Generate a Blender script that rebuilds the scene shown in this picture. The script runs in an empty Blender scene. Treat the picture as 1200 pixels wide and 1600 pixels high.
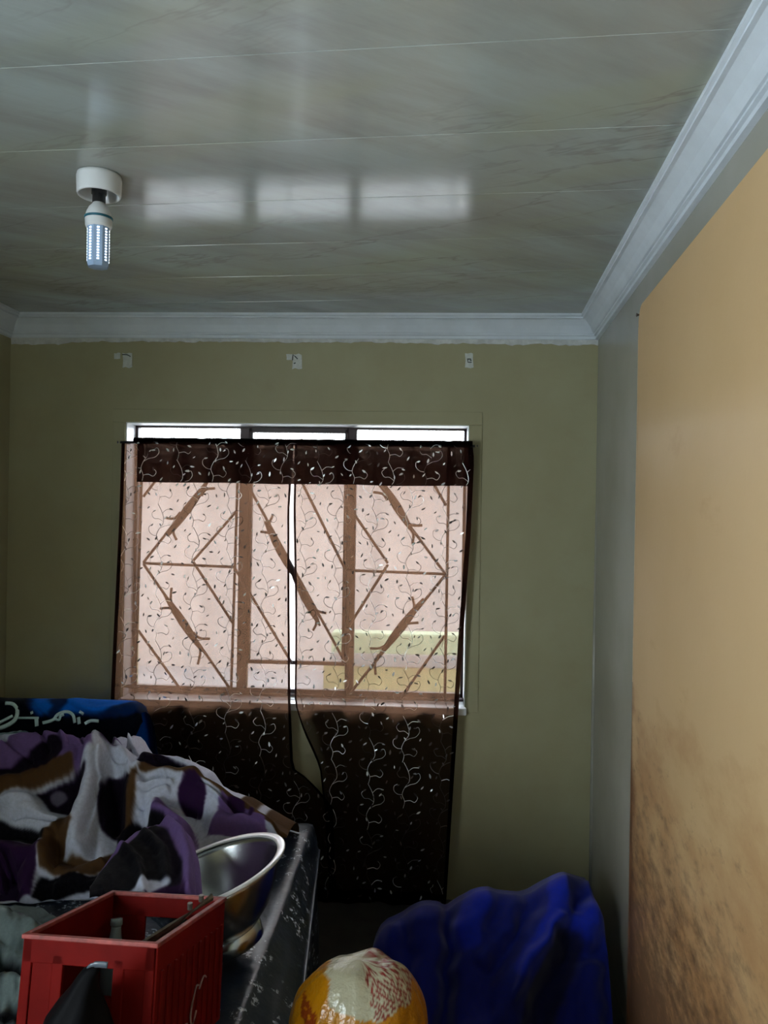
import bpy, bmesh, math, random
from mathutils import Vector, Matrix, noise as mnoise
random.seed(7)
sc = bpy.context.scene
COL = sc.collection
R = math.radians

# ------------------------------------------------------------------ camera
CAM = Vector((0, 0, 1.7)); FOC = 1200.0
ROT = Matrix.Rotation(R(3.0), 3, 'Z') @ Matrix.Rotation(R(90), 3, 'X') @ Matrix.Rotation(R(0.9), 3, 'Z')
cd = bpy.data.cameras.new('camera'); cam = bpy.data.objects.new('camera', cd); COL.objects.link(cam)
cd.sensor_fit = 'VERTICAL'; cd.sensor_height = 24; cd.lens = 24 * FOC / 1600.0
cd.clip_start = 0.02
cam.matrix_world = Matrix.Translation(CAM) @ ROT.to_4x4()
sc.camera = cam

# ------------------------------------------------------------------ sky and light
w = bpy.data.worlds.new('overcast'); sc.world = w; w.use_nodes = True
bg = w.node_tree.nodes['Background']
bg.inputs[0].default_value = (0.84, 0.93, 1.0, 1); bg.inputs[1].default_value = 19.0
try: w.cycles.sampling_method = 'MANUAL'; w.cycles.sample_map_resolution = 64
except Exception: pass
# daylight entering by the window in the left wall behind the photographer (ground-reflected, so it comes slightly upwards)
ld = bpy.data.lights.new('side_window_daylight', 'AREA'); ld.shape = 'RECTANGLE'; ld.size = 1.0; ld.size_y = 1.05
ld.energy = 14.5; ld.color = (0.70, 0.90, 1.0); ld.spread = R(140)
lo = bpy.data.objects.new('side_window_daylight', ld); COL.objects.link(lo)
lo.location = (-1.66, -.40, 1.60); lo.rotation_euler = (R(107), 0, R(-60))
sc.view_settings.view_transform = 'Standard'; sc.view_settings.look = 'None'
sc.view_settings.gamma = 1; sc.view_settings.use_curve_mapping = False
sc.view_settings.exposure = 0.0
sc.cycles.max_bounces = 10; sc.cycles.transparent_max_bounces = 16
sc.cycles.use_denoising = True
sc.cycles.sample_clamp_indirect = 6.0

# ------------------------------------------------------------------ unproject helpers (photo point -> real plane)
def ray(px, py): return ROT @ Vector(((px - 600) / FOC, (800 - py) / FOC, -1.0))
def onY(px, py, Y): r = ray(px, py); return CAM + r * (Y / r.y)
def onZ(px, py, Z): r = ray(px, py); return CAM + r * ((Z - CAM.z) / r.z)
def onP(px, py, P, n): r = ray(px, py); return CAM + r * ((P - CAM).dot(n) / r.dot(n))

# ------------------------------------------------------------------ object helpers
def link(name, bm, mats, parent=None, smooth=False):
    me = bpy.data.meshes.new(name); bm.normal_update(); bm.to_mesh(me); bm.free()
    for m in (mats if isinstance(mats, (list, tuple)) else [mats]): me.materials.append(m)
    if smooth:
        for p in me.polygons: p.use_smooth = True
    o = bpy.data.objects.new(name, me); COL.objects.link(o)
    if parent: o.parent = parent
    return o
def thing(name, label, cat, loc=(0, 0, 0), group=None):
    o = bpy.data.objects.new(name, None); COL.objects.link(o); o.location = loc
    o.empty_display_size = .05
    return tag(o, label, cat, group)
def tag(o, label, cat, group=None):
    o['label'] = label; o['category'] = cat
    if group: o['group'] = group
    return o
def struct(o): o['kind'] = 'structure'; return o
def part(name, bm, mats, root, smooth=False, label=None):
    """child mesh written in world coordinates under a thing standing at root.location"""
    bmesh.ops.translate(bm, verts=bm.verts, vec=-Vector(root.location) if root.parent is None else Vector((0, 0, 0)))
    o = link(name, bm, mats, root, smooth)
    if label: o['label'] = label
    return o
def box(bm, lo, hi, M=None, bev=0.0, mi=0):
    r = bmesh.ops.create_cube(bm, size=1)
    vs = r['verts']; lo = Vector(lo); hi = Vector(hi)
    for v in vs: v.co = Vector([lo[i] + (v.co[i] + .5) * (hi[i] - lo[i]) for i in range(3)])
    fs = list({f for v in vs for f in v.link_faces})
    if bev > 0:
        es = list({e for v in vs for e in v.link_edges})
        rb = bmesh.ops.bevel(bm, geom=es, offset=bev, segments=2, affect='EDGES', profile=.5)
        vs = list({v for v in rb['verts']} | {v for v in vs if v.is_valid}); fs = list({f for v in vs for f in v.link_faces})
    for f in fs: f.material_index = mi
    if M is not None: bmesh.ops.transform(bm, matrix=M, verts=vs)
    return vs
def tube(bm, pts, rad, n=8, cap=True, flat=1.0, mi=0):
    pts = [Vector(p) for p in pts]; rings = []
    rad = rad if isinstance(rad, (list, tuple)) else [rad] * len(pts)
    for i, p in enumerate(pts):
        t = (pts[min(i + 1, len(pts) - 1)] - pts[max(i - 1, 0)]).normalized()
        a = Vector((0, 1, 0)) if abs(t.y) < .9 else Vector((1, 0, 0))
        u = t.cross(a).normalized(); v = u.cross(t).normalized()
        rings.append([bm.verts.new(p + (u * math.cos(2 * math.pi * k / n) + v * flat * math.sin(2 * math.pi * k / n)) * rad[i]) for k in range(n)])
    for a, b in zip(rings, rings[1:]):
        for k in range(n): bm.faces.new((a[k], a[(k + 1) % n], b[(k + 1) % n], b[k])).material_index = mi
    if cap:
        bm.faces.new(rings[0][::-1]).material_index = mi; bm.faces.new(rings[-1]).material_index = mi
def lathe(bm, prof, n=48, M=None, closed=False, mi=0):
    rings = []
    for r, z in prof:
        if r < 1e-6: rings.append([bm.verts.new((0, 0, z))])
        else: rings.append([bm.verts.new((r * math.cos(2 * math.pi * k / n), r * math.sin(2 * math.pi * k / n), z)) for k in range(n)])
    for a, b in zip(rings, rings[1:]):
        for k in range(n):
            k2 = (k + 1) % n
            if len(a) == 1 and len(b) == 1: continue
            if len(a) == 1: f = bm.faces.new((a[0], b[k2], b[k]))
            elif len(b) == 1: f = bm.faces.new((a[k], a[k2], b[0]))
            else: f = bm.faces.new((a[k], a[k2], b[k2], b[k]))
            f.material_index = mi
    vs = [v for r in rings for v in r]
    if M is not None: bmesh.ops.transform(bm, matrix=M, verts=vs)
    bmesh.ops.recalc_face_normals(bm, faces=bm.faces)
def sweep_box(name, pts, prof): pass
def extrude_profile(bm, prof, a, b, axis_u, axis_v, miter_a=0.0, miter_b=0.0, mi=0):
    """profile (u,v) swept from a to b; mitres shift the end along the run by u"""
    a = Vector(a); b = Vector(b); d = (b - a).normalized()
    A = [bm.verts.new(a + axis_u * u + axis_v * v + d * (miter_a * u)) for u, v in prof]
    B = [bm.verts.new(b + axis_u * u + axis_v * v + d * (miter_b * u)) for u, v in prof]
    n = len(prof)
    for i in range(n): bm.faces.new((A[i], A[(i + 1) % n], B[(i + 1) % n], B[i])).material_index = mi
    bm.faces.new(A[::-1]); bm.faces.new(B)
    bmesh.ops.recalc_face_normals(bm, faces=bm.faces)
def cat_rom(P, n):
    P = [Vector(p) for p in P]; out = []
    for i in range(len(P) - 1):
        p0, p1, p2, p3 = P[max(i - 1, 0)], P[i], P[i + 1], P[min(i + 2, len(P) - 1)]
        for k in range(n):
            t = k / n
            out.append(.5 * ((2 * p1) + (p2 - p0) * t + (2 * p0 - 5 * p1 + 4 * p2 - p3) * t * t + (3 * p1 - p0 - 3 * p2 + p3) * t ** 3))
    return out + [P[-1]]
def interp(P, x):
    if x <= P[0][0]: return P[0][1]
    for (x0, y0), (x1, y1) in zip(P, P[1:]):
        if x <= x1: return y0 + (y1 - y0) * (x - x0) / (x1 - x0)
    return P[-1][1]
def sstep(a, b, x): t = min(max((x - a) / (b - a), 0), 1); return t * t * (3 - 2 * t)

# ------------------------------------------------------------------ materials
class N:
    def __init__(s, name):
        s.m = bpy.data.materials.new(name); s.m.use_nodes = True; s.t = s.m.node_tree; s.b = s.t.nodes['Principled BSDF']
        s.out = s.t.nodes['Material Output']
    def n(s, ty, **kw):
        x = s.t.nodes.new(ty)
        for k, v in kw.items():
            if k in ('operation', 'blend_type', 'noise_dimensions', 'feature', 'data_type', 'attribute_name', 'wave_type', 'bands_direction', 'distance', 'vector_type'): setattr(x, k, v)
            else:
                key = int(k[1:]) if k[0] == 'i' and k[1:].isdigit() else k
                if isinstance(v, bpy.types.NodeSocket): s.t.links.new(v, x.inputs[key])
                else: x.inputs[key].default_value = v
        return x
    def l(s, a, b): s.t.links.new(a, b)
    def set(s, **kw):
        for k, v in kw.items():
            k = k.replace('_', ' ')
            if isinstance(v, bpy.types.NodeSocket): s.l(v, s.b.inputs[k])
            else: s.b.inputs[k].default_value = v
        return s
    def obj(s, scale=(1, 1, 1)):
        c = s.n('ShaderNodeTexCoord'); m = s.n('ShaderNodeMapping', Scale=scale); s.l(c.outputs['Object'], m.inputs[0]); return m.outputs[0]
    def noise(s, scale, detail=4, rough=.55, vec=None):
        x = s.n('ShaderNodeTexNoise', Scale=scale, Detail=detail, Roughness=rough)
        if vec is not None: s.l(vec, x.inputs['Vector'])
        return x.outputs['Fac']
    def ramp(s, fac, stops):
        r = s.n('ShaderNodeValToRGB'); s.l(fac, r.inputs[0]); e = r.color_ramp.elements
        while len(e) < len(stops): e.new(.5)
        for i, (p, c) in enumerate(stops): e[i].position = p; e[i].color = (*c, 1) if len(c) == 3 else c
        return r.outputs[0]
    def mix(s, fac, a, b):
        x = s.n('ShaderNodeMix', data_type='RGBA')
        for sock, v in ((x.inputs[0], fac), (x.inputs[6], a), (x.inputs[7], b)):
            if isinstance(v, bpy.types.NodeSocket): s.l(v, sock)
            else: sock.default_value = (*v, 1) if isinstance(v, tuple) and len(v) == 3 else v
        return x.outputs[2]
    def bump(s, h, strength=.3, dist=.01):
        b = s.n('ShaderNodeBump', Strength=strength, Distance=dist); s.l(h, b.inputs['Height']); s.l(b.outputs[0], s.b.inputs['Normal']); return s
def G(v): return (v, v, v)
def plain(name, col, rough=.5, metal=0.0, var=.12, scale=12, bump=0.0, bscale=60, coord=True, spec=.5):
    m = N(name); v = m.obj(); f = m.noise(scale, 3, vec=v)
    lo = tuple(c * (1 - var) for c in col); hi = tuple(min(1, c * (1 + var)) for c in col)
    m.set(Base_Color=m.ramp(f, [(.3, lo), (.7, hi)]), Roughness=rough, Metallic=metal)
    m.b.inputs['Specular IOR Level'].default_value = spec
    if bump: m.bump(m.noise(bscale, 3, vec=v), bump, .004)
    return m.m

# walls
m = N('olive_wall_paint'); v = m.obj()
a = m.noise(1.1, 5, .6, v); b = m.noise(7, 4, .6, v)
c = m.ramp(a, [(.32, (.30, .27, .15)), (.7, (.36, .35, .22))])
c = m.mix(m.ramp(b, [(.55, G(0)), (.8, G(.3))]), c, (.28, .225, .125))
m.set(Base_Color=c, Roughness=.55).bump(m.noise(55, 5, .6, v), .12, .006); M_OLIVE = m.m
m = N('grey_gloss_wall_paint'); v = m.obj()
c = m.ramp(m.noise(1.6, 4, .5, v), [(.35, (.28, .27, .225)), (.7, (.36, .355, .32))])
m.set(Base_Color=c, Roughness=.27).bump(m.noise(6, 3, .5, v), .1, .01); M_GREY = m.m
m = N('pvc_marble_panel')
c0 = m.n('ShaderNodeTexCoord')
ro = m.n('ShaderNodeMapping', Rotation=(0, 0, R(-32))); m.l(c0.outputs['Object'], ro.inputs[0])
st_v = m.n('ShaderNodeMapping', Scale=(.55, 2.6, 1)); m.l(ro.outputs[0], st_v.inputs[0]); sv = st_v.outputs[0]
ro2 = m.n('ShaderNodeMapping', Rotation=(0, 0, R(21)), Scale=(1, 1, 1)); m.l(c0.outputs['Object'], ro2.inputs[0])
st2 = m.n('ShaderNodeMapping', Scale=(.8, 3.6, 1)); m.l(ro2.outputs[0], st2.inputs[0])
wisp = m.noise(2.0, 6, .62, sv); crack = m.noise(1.15, 5, .6, st2.outputs[0]); cmask = m.ramp(m.noise(1.7, 2, .5, c0.outputs['Object']), [(.42, G(0)), (.62, G(.4))])
c = m.ramp(wisp, [(.30, (.30, .32, .305)), (.48, (.39, .43, .42)), (.60, (.44, .51, .51)), (.75, (.39, .42, .405))])
c = m.mix(m.ramp(m.noise(1.5, 3, .5, c0.outputs['Object']), [(.42, G(0)), (.62, G(.5))]), c, (.37, .36, .315))
c = m.mix(m.ramp(m.noise(1.1, 3, .5, st2.outputs[0]), [(.5, G(0)), (.66, G(.45))]), c, (.41, .45, .33))
cm = m.n('ShaderNodeMath', operation='MULTIPLY'); m.l(m.ramp(crack, [(.485, G(0)), (.5, G(1)), (.515, G(0))]), cm.inputs[0]); m.l(cmask, cm.inputs[1])
c = m.mix(cm.outputs[0], c, (.20, .185, .16))
m.set(Base_Color=c, Roughness=.15); m.b.inputs['Specular IOR Level'].default_value = .5
m.bump(m.noise(3.0, 2, .5, m.obj((.5, 3, 1))), .035, .01); M_PVC = m.m
M_CORN = plain('white_cornice_paint', (.62, .68, .74), .6, var=.06, scale=9, bump=.08)
M_PLAST = plain('white_filler', (.55, .57, .57), .8, var=.15, scale=30, bump=.3)
M_FLOOR = plain('dark_floor', (.05, .045, .04), .4, var=.3)
M_SILL = plain('white_sill_paint', (.86, .88, .92), .35, var=.05)
M_STEEL = plain('dark_purple_brown_steel_paint', (.045, .022, .026), .45, var=.2)
M_BAR = plain('red_brown_bar_paint', (.06, .028, .024), .45, var=.25)
M_WHITE = plain('white_lamp_plastic', (.72, .74, .77), .35, var=.03)
M_BLACKP = plain('black_plastic', (.012, .012, .013), .35, var=.2)
M_TEAL = plain('teal_band', (.01, .12, .18), .4, var=.1)
m = N('clear_lamp_tube'); m.set(Base_Color=(.34, .46, .66, 1), Roughness=.2); M_LTUBE = m.m
m = N('lit_led'); m.set(Base_Color=(.9, .95, 1, 1), Emission_Color=(.78, .9, 1, 1), Emission_Strength=2.6); M_LED = m.m
m = N('window_glass'); t = m.t
tr = m.n('ShaderNodeBsdfTransparent'); gl = m.n('ShaderNodeBsdfGlossy', Roughness=.02); fr = m.n('ShaderNodeFresnel', IOR=1.25)
mx = m.n('ShaderNodeMixShader'); m.l(fr.outputs[0], mx.inputs[0]); m.l(tr.outputs[0], mx.inputs[1]); m.l(gl.outputs[0], mx.inputs[2]); m.l(mx.outputs[0], m.out.inputs[0]); M_GLASS = m.m
def sheer(name, tcol, dcol, fac):
    m = N(name)
    tr = m.n('ShaderNodeBsdfTransparent'); tr.inputs[0].default_value = (*tcol, 1)
    tl = m.n('ShaderNodeBsdfTranslucent'); tl.inputs[0].default_value = (*dcol, 1)
    df = m.n('ShaderNodeBsdfDiffuse'); df.inputs[0].default_value = (dcol[0] * .08, dcol[1] * .08, dcol[2] * .08, 1)
    m1 = m.n('ShaderNodeMixShader', i0=.5); m.l(tl.outputs[0], m1.inputs[1]); m.l(df.outputs[0], m1.inputs[2])
    m2 = m.n('ShaderNodeMixShader')
    v = m.obj((1, 1, .15)); f = m.noise(9, 3, .5, v)
    mr = m.n('ShaderNodeMapRange', i1=.3, i2=.7, i3=fac - .02, i4=fac + .02); m.l(f, mr.inputs[0]); m.l(mr.outputs[0], m2.inputs[0])
    m.l(tr.outputs[0], m2.inputs[1]); m.l(m1.outputs[0], m2.inputs[2]); m.l(m2.outputs[0], m.out.inputs[0])
    return m.m
M_SHEER = sheer('brown_sheer_voile', (.92, .83, .80), (.12, .060, .035), .845)
M_DENSE = sheer('folded_brown_voile', (.8, .5, .35), (.022, .010, .008), .985)
m = N('silver_thread'); m.set(Base_Color=(.95, .98, 1.0, 1), Metallic=.4, Roughness=.32); M_SILVER = m.m
m = N('shaded_thread'); m.set(Base_Color=(.10, .088, .085, 1), Metallic=.8, Roughness=.45); M_THREAD = m.m  # same silver thread as seen backlit: the darkness is put into its colour
M_PAPER = plain('old_white_paper', (.55, .58, .56), .8, var=.12, scale=60)
M_PEN = plain('black_ink', (.02, .03, .03), .6)
m = N('stained_hardboard'); v = m.obj()
c = m.ramp(m.noise(1.4, 4, .55, v), [(.3, (.53, .35, .17)), (.7, (.58, .395, .21))])
sx = m.n('ShaderNodeSeparateXYZ'); m.l(v, sx.inputs[0])
streak = m.noise(5.5, 6, .65, m.obj((1, .42, .9)))
ht = m.n('ShaderNodeMapRange', i1=.1, i2=1.45, i3=.50, i4=-.20); m.l(sx.outputs[2], ht.inputs[0])
ad = m.n('ShaderNodeMath', operation='ADD'); m.l(streak, ad.inputs[0]); m.l(ht.outputs[0], ad.inputs[1])
st = m.ramp(ad.outputs[0], [(.42, G(0)), (.78, G(.8))])
c = m.mix(st, c, (.30, .130, .040))
eg = m.n('ShaderNodeMapRange', i1=.74, i2=.85, i3=-.25, i4=.30); m.l(sx.outputs[1], eg.inputs[0])
ea = m.n('ShaderNodeMath', operation='ADD'); m.l(ad.outputs[0], ea.inputs[0]); m.l(eg.outputs[0], ea.inputs[1])
c = m.mix(m.ramp(ea.outputs[0], [(.62, G(0)), (.9, G(.85))]), c, (.16, .065, .022))  # stain mask deepened at the far edge: painted shade of the board's thickness
fine = m.noise(26, 5, .7, m.obj((1, .45, 1))); ad2 = m.n('ShaderNodeMath', operation='ADD'); m.l(fine, ad2.inputs[0]); m.l(ht.outputs[0], ad2.inputs[1])
c = m.mix(m.ramp(ad2.outputs[0], [(.58, G(0)), (.86, G(.75))]), c, (.07, .030, .012))
m.set(Base_Color=c, Roughness=.55).bump(m.noise(40, 4, .6, v), .1, .004); M_BOARD = m.m
M_BEDGE = plain('raw_board_edge', (.30, .17, .085), .8, var=.35, scale=14)
M_NAIL = plain('rusty_nail', (.03, .02, .015), .6)
# bedspread: shiny black cloth printed with small white florals
m = N('black_floral_satin'); v = m.obj()
vo = m.n('ShaderNodeTexVoronoi', Scale=21.0); m.l(v, vo.inputs['Vector'])
big = m.ramp(m.noise(7, 2, .5, v), [(.40, G(0)), (.50, G(1))])
fl = m.ramp(m.noise(85, 3, .6, v), [(.52, G(0)), (.60, G(1))])
dots = m.ramp(vo.outputs['Distance'], [(.30, G(1)), (.42, G(0))])
mm = m.n('ShaderNodeMath', operation='MULTIPLY'); m.l(dots, mm.inputs[0]); m.l(fl, mm.inputs[1])
mm2 = m.n('ShaderNodeMath', operation='MULTIPLY'); m.l(mm.outputs[0], mm2.inputs[0]); m.l(big, mm2.inputs[1])
m.set(Base_Color=m.mix(mm2.outputs[0], (.007, .014, .030), (.60, .66, .76)), Roughness=.33); m.b.inputs['Specular IOR Level'].default_value = .5
m.bump(m.noise(14, 3, .6, v), .25, .012); M_BED = m.m
M_PIPING = plain('dark_blue_piping', (.03, .04, .07), .35, var=.2)
m = N('brushed_steel'); v = m.obj((1, 1, 14)); m.set(Base_Color=(.45, .46, .46, 1), Metallic=1.0, Roughness=.24).bump(m.noise(40, 2, .5, v), .03, .002); M_INOX = m.m
M_CRATE = plain('worn_red_plastic', (.15, .006, .0045), .5, var=.25, scale=9, bump=.06, spec=.06)
M_SCRIPT = plain('worn_white_print', (.26, .17, .16), .7, var=.5, scale=60)
m = N('bottle_glass'); m.set(Base_Color=(.22, .30, .31, 1), Roughness=.08); m.b.inputs['Specular IOR Level'].default_value = .8; M_BOTTLE = m.m
M_GMETAL = plain('grey_metal', (.16, .15, .13), .4, metal=.7, var=.4, scale=40)
def fabric(name, rough=.95, sheen=.02, wr=.3, scale=30, spec=.04):
    m = N(name); at = m.n('ShaderNodeVertexColor'); at.layer_name = 'print'
    v = m.obj(); f = m.noise(90, 3, .6, v)
    c = m.mix(m.ramp(f, [(.3, G(.0)), (.75, G(.22))]), at.outputs[0], (.02, .02, .025))
    m.set(Base_Color=c, Roughness=rough); m.b.inputs['Sheen Weight'].default_value = sheen
    m.b.inputs['Specular IOR Level'].default_value = spec
    m.bump(m.noise(scale, 4, .6, v), wr, .008); return m.m
M_FLEECE = fabric('printed_fleece', wr=.22, scale=34)
M_SHEET = fabric('crumpled_sheet', wr=.5, scale=18)
M_TOWEL = fabric('blue_fleece', wr=.35)
M_BLUEBAG = fabric('blue_woven_bag', .8, .15, .15, 9, .2)
M_LETTER = plain('pale_teal_print', (.55, .74, .78), .8, var=.15, scale=40)
m = N('yellow_plastic_film'); at = m.n('ShaderNodeVertexColor'); at.layer_name = 'print'; v = m.obj()
m.set(Base_Color=at.outputs[0], Roughness=.28).bump(m.noise(16, 4, .6, v), .55, .02); M_YELLOW = m.m
M_BLACKBAG = plain('black_film', (.004, .004, .005), .6, var=.2, bump=.4, bscale=16, spec=.06)
# outside
M_GRASS = plain('yellow_render', (.34, .32, .17), .9, var=.15, scale=3)
M_YARD = plain('pale_concrete_yard', (.29, .29, .295), .9, var=.1, scale=2)
M_KERB = plain('pale_green_render', (.34, .41, .28), .8)
m = N('pinkish_plaster'); v = m.obj((1, 1, .05)); m.set(Base_Color=m.ramp(m.noise(3, 3, .5, v), [(.3, (.345, .31, .29)), (.7, (.40, .365, .34))]), Roughness=.8); M_HOUSE = m.m
M_ROOF = plain('grey_roof_sheet', (.30, .32, .36), .6)

# ------------------------------------------------------------------ room shell
YB = 3.39; XL = -1.885; ZC = 2.56; YR = -1.0
XR = lambda y: .745 - .062 * (YB - y)
WX0, WX1, WZ0, WZ1 = -1.347, .191, .845, 2.087       # opening in the back wall
WT = .20
bm = bmesh.new()
box(bm, (XL - .2, YB, -.05), (WX0, YB + WT, ZC + .1)); box(bm, (WX1, YB, -.05), (.745 + .2, YB + WT, ZC + .1))
box(bm, (WX0, YB, -.05), (WX1, YB + WT, WZ0)); box(bm, (WX0, YB, WZ1), (WX1, YB + WT, ZC + .1))
bmesh.ops.remove_doubles(bm, verts=bm.verts, dist=1e-5)
struct(link('wall_back', bm, M_OLIVE))
bm = bmesh.new()   # left wall with a window opening level with the photographer
box(bm, (XL - .15, .25, -.05), (XL, YB, ZC + .1)); box(bm, (XL - .15, YR - .15, -.05), (XL, -.95, ZC + .1)); box(bm, (XL - .15, -.95, -.05), (XL, .25, 1.02)); box(bm, (XL - .15, -.95, 2.16), (XL, .25, ZC + .1))
struct(link('wall_left', bm, M_OLIVE))
bm = bmesh.new()
for z in (-.05, ZC + .1):
    pass
q = [bm.verts.new((x, y, z)) for z in (-.05, ZC + .1) for x, y in ((XR(YB), YB), (XR(YR - .15), YR - .15), (XR(YR - .15) + .15, YR - .15), (XR(YB) + .15, YB))]
for f in ((0, 1, 2, 3), (7, 6, 5, 4), (0, 4, 5, 1), (1, 5, 6, 2), (2, 6, 7, 3), (3, 7, 4, 0)): bm.faces.new([q[i] for i in f])
bmesh.ops.recalc_face_normals(bm, faces=bm.faces); struct(link('wall_right', bm, M_GREY))
bm = bmesh.new(); box(bm, (XL, YR - .15, -.05), (XR(YR), YR, ZC + .1)); struct(link('wall_rear', bm, M_OLIVE))
bm = bmesh.new(); box(bm, (XL - .15, YR - .15, -.05), (.95, YB + WT, 0)); struct(link('floor', bm, M_FLOOR))

# ceiling: backing board with boarded PVC panels, joints running about parallel to the back wall
bm = bmesh.new(); box(bm, (XL - .15, YR - .15, ZC + .012), (.95, YB + WT, ZC + .1)); ceil = struct(link('ceiling', bm, M_BLACKP))
th = math.atan(-.062); ct, sn = math.cos(th), math.sin(th); PW = .336
rows = [i for i in range(-4, 8)]
for i in rows:
    bm = bmesh.new(); L = 3.4; d = 2.447 + i * PW          # joint position at x = -0.4
    w0, w1 = .0005, PW - .0005; bv = .0012
    prof = [(w0, 0.012), (w0, .004), (w0 + bv, 0), (PW * .25, -.0006), (PW * .5, -.0009), (PW * .75, -.0006), (w1 - bv, 0), (w1, .004), (w1, .012)]
    A = [bm.verts.new((-L / 2, u, z)) for u, z in prof]; B = [bm.verts.new((L / 2, u, z)) for u, z in prof]
    for k in range(len(prof)): bm.faces.new((A[k], B[k], B[(k + 1) % len(prof)], A[(k + 1) % len(prof)]))
    bm.faces.new(A); bm.faces.new(B[::-1]); bmesh.ops.recalc_face_normals(bm, faces=bm.faces)
    # cut to the room so that no panel pokes through a wall
    Mx = Matrix.Translation((-.4, d, ZC)) @ Matrix.Rotation(th, 4, 'Z'); bmesh.ops.transform(bm, matrix=Mx, verts=bm.verts)
    for co, no in (((XL, 0, 0), (-1, 0, 0)), ((0, YB, 0), (0, 1, 0)), ((0, YR, 0), (0, -1, 0)), ((.745, YB, 0), (1, -.062, 0))):
        g = bmesh.ops.bisect_plane(bm, geom=bm.verts[:] + bm.edges[:] + bm.faces[:], plane_co=co, plane_no=no, clear_outer=True)
        es = [e for e in g['geom_cut'] if isinstance(e, bmesh.types.BMEdge)]
        if es:
            try: bmesh.ops.contextual_create(bm, geom=es)
            except Exception: pass
    if len(bm.faces) == 0: bm.free(); continue
    tilt = random.uniform(-.0012, .0012)
    link('ceiling_panel', bm, M_PVC, ceil)

# cornices
CP = [(0, 0), (.085, 0), (.085, -.010), (.078, -.014), (.078, -.020), (.068, -.022), (.058, -.030), (.044, -.044), (.034, -.060), (.028, -.072), (.022, -.074), (.022, -.080), (.014, -.083), (.014, -.095), (0, -.098)]
Zv = Vector((0, 0, 1))
bm = bmesh.new(); extrude_profile(bm, CP, (XL, YB, ZC - .001), (.745, YB, ZC - .001), Vector((0, -1, 0)), Zv, 1, -1)
tb = struct(link('trim_1', bm, M_CORN))
bm = bmesh.new(); dr = Vector((-.062, -1, 0)).normalized(); nr = Vector((-1, .062, 0)).normalized()
extrude_profile(bm, CP, (.745, YB, ZC - .001), (XR(YR), YR, ZC - .001), nr, Zv, 1, 0); struct(link('trim_2', bm, M_CORN))
bm = bmesh.new(); extrude_profile(bm, CP, (XL, YB, ZC - .001), (XL, YR, ZC - .001), Vector((1, 0, 0)), Zv, 1, 0); struct(link('trim_3', bm, M_CORN))
# ragged filler smeared below the back cornice
bm = bmesh.new(); nx = 170; top = []; bot = []; topb = []
for i in range(nx + 1):
    t = i / nx; x = XL + .004 + t * (.74 - XL)
    dz = .012 + .010 * mnoise.noise((x * 9, 0, 3)) + .008 * mnoise.noise((x * 34, 2, 0)) + .016 * sstep(-1.45, -1.75, x) + .006 * sstep(-.5, .6, x)
    dz = max(.002, dz)
    top.append(bm.verts.new((x, YB - .009, ZC - .094))); bot.append(bm.verts.new((x, YB - .0022, ZC - .098 - dz))); topb.append(bm.verts.new((x, YB - .0005, ZC - .0995 - dz)))
for i in range(nx):
    bm.faces.new((top[i], bot[i], bot[i + 1], top[i + 1])); bm.faces.new((bot[i], topb[i], topb[i + 1], bot[i + 1]))
bmesh.ops.recalc_face_normals(bm, faces=bm.faces); o = link('plaster_smear', bm, M_PLAST, tb); o['label'] = 'ragged white filler smeared under the cornice'
bm = bmesh.new(); tube(bm, [(XR(YB - .035) - .002, YB - .035, 0.0), (XR(YB - .035) - .002, YB - .035, .9), (XR(YB - .03) + .001, YB - .03, 1.72)], [.008, .008, .006], 8); struct(link('trim_5', bm, M_GREY, None, True))
# slightly proud plaster band round the window
bm = bmesh.new(); bw = .058; y0, y1 = YB - .006, YB + .002
box(bm, (WX0 - bw, y0, WZ1), (WX1 + bw, y1, WZ1 + bw), bev=.0025); box(bm, (WX0 - bw, y0, WZ0 - .02), (WX0, y1, WZ1), bev=.0025); box(bm, (WX1, y0, WZ0 - .02), (WX1 + bw, y1, WZ1), bev=.0025)
struct(link('trim_4', bm, M_OLIVE))

# ------------------------------------------------------------------ window
YF = 3.50
bm = bmesh.new(); fw = .016
box(bm, (WX0, YF, WZ0), (WX0 + fw, YF + .03, WZ1)); box(bm, (WX1 - fw, YF, WZ0), (WX1, YF + .03, WZ1)); box(bm, (WX0, YF, WZ0), (WX1, YF + .03, WZ0 + .035)); box(bm, (WX0, YF, WZ1 - .012), (WX1, YF + .03, WZ1))
win = struct(link('window_1', bm, M_STEEL))
for a, b in ((-.852, -.806), (-.352, -.312)):
    bm = bmesh.new(); box(bm, (a, YF - .005, WZ0 + .03), (b, YF + .035, WZ1 - .008), bev=.004); link('mullion', bm, M_STEEL, win)
bm = bmesh.new()
for lo_, hi_ in (((-.806, YF - .008, WZ1 - .030), (-.352, YF + .022, WZ1 - .006)), ((-.806, YF - .008, .994), (-.352, YF + .022, 1.012)), ((-.806, YF - .008, .994), (-.792, YF + .022, WZ1 - .01)), ((-.368, YF - .008, .994), (-.352, YF + .022, WZ1 - .01))): box(bm, lo_, hi_, bev=.003)
link('casement_frame', bm, M_STEEL, win)
for a, b in ((WX0 + fw, -.852), (-.806, -.352), (-.312, WX1 - fw)):
    bm = bmesh.new(); box(bm, (a - .004, YF + .012, WZ0 + .03), (b + .004, YF + .016, WZ1 - .01)); link('pane', bm, M_GLASS, win)
bm = bmesh.new(); box(bm, (WX0 - .005, YB - .030, WZ0 - .028), (WX1 + .006, YF + .002, WZ0 + .004), bev=.005); link('window_sill', bm, M_SILL, win)
bm = bmesh.new(); t_ = .004   # white painted lining of the reveal
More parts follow.
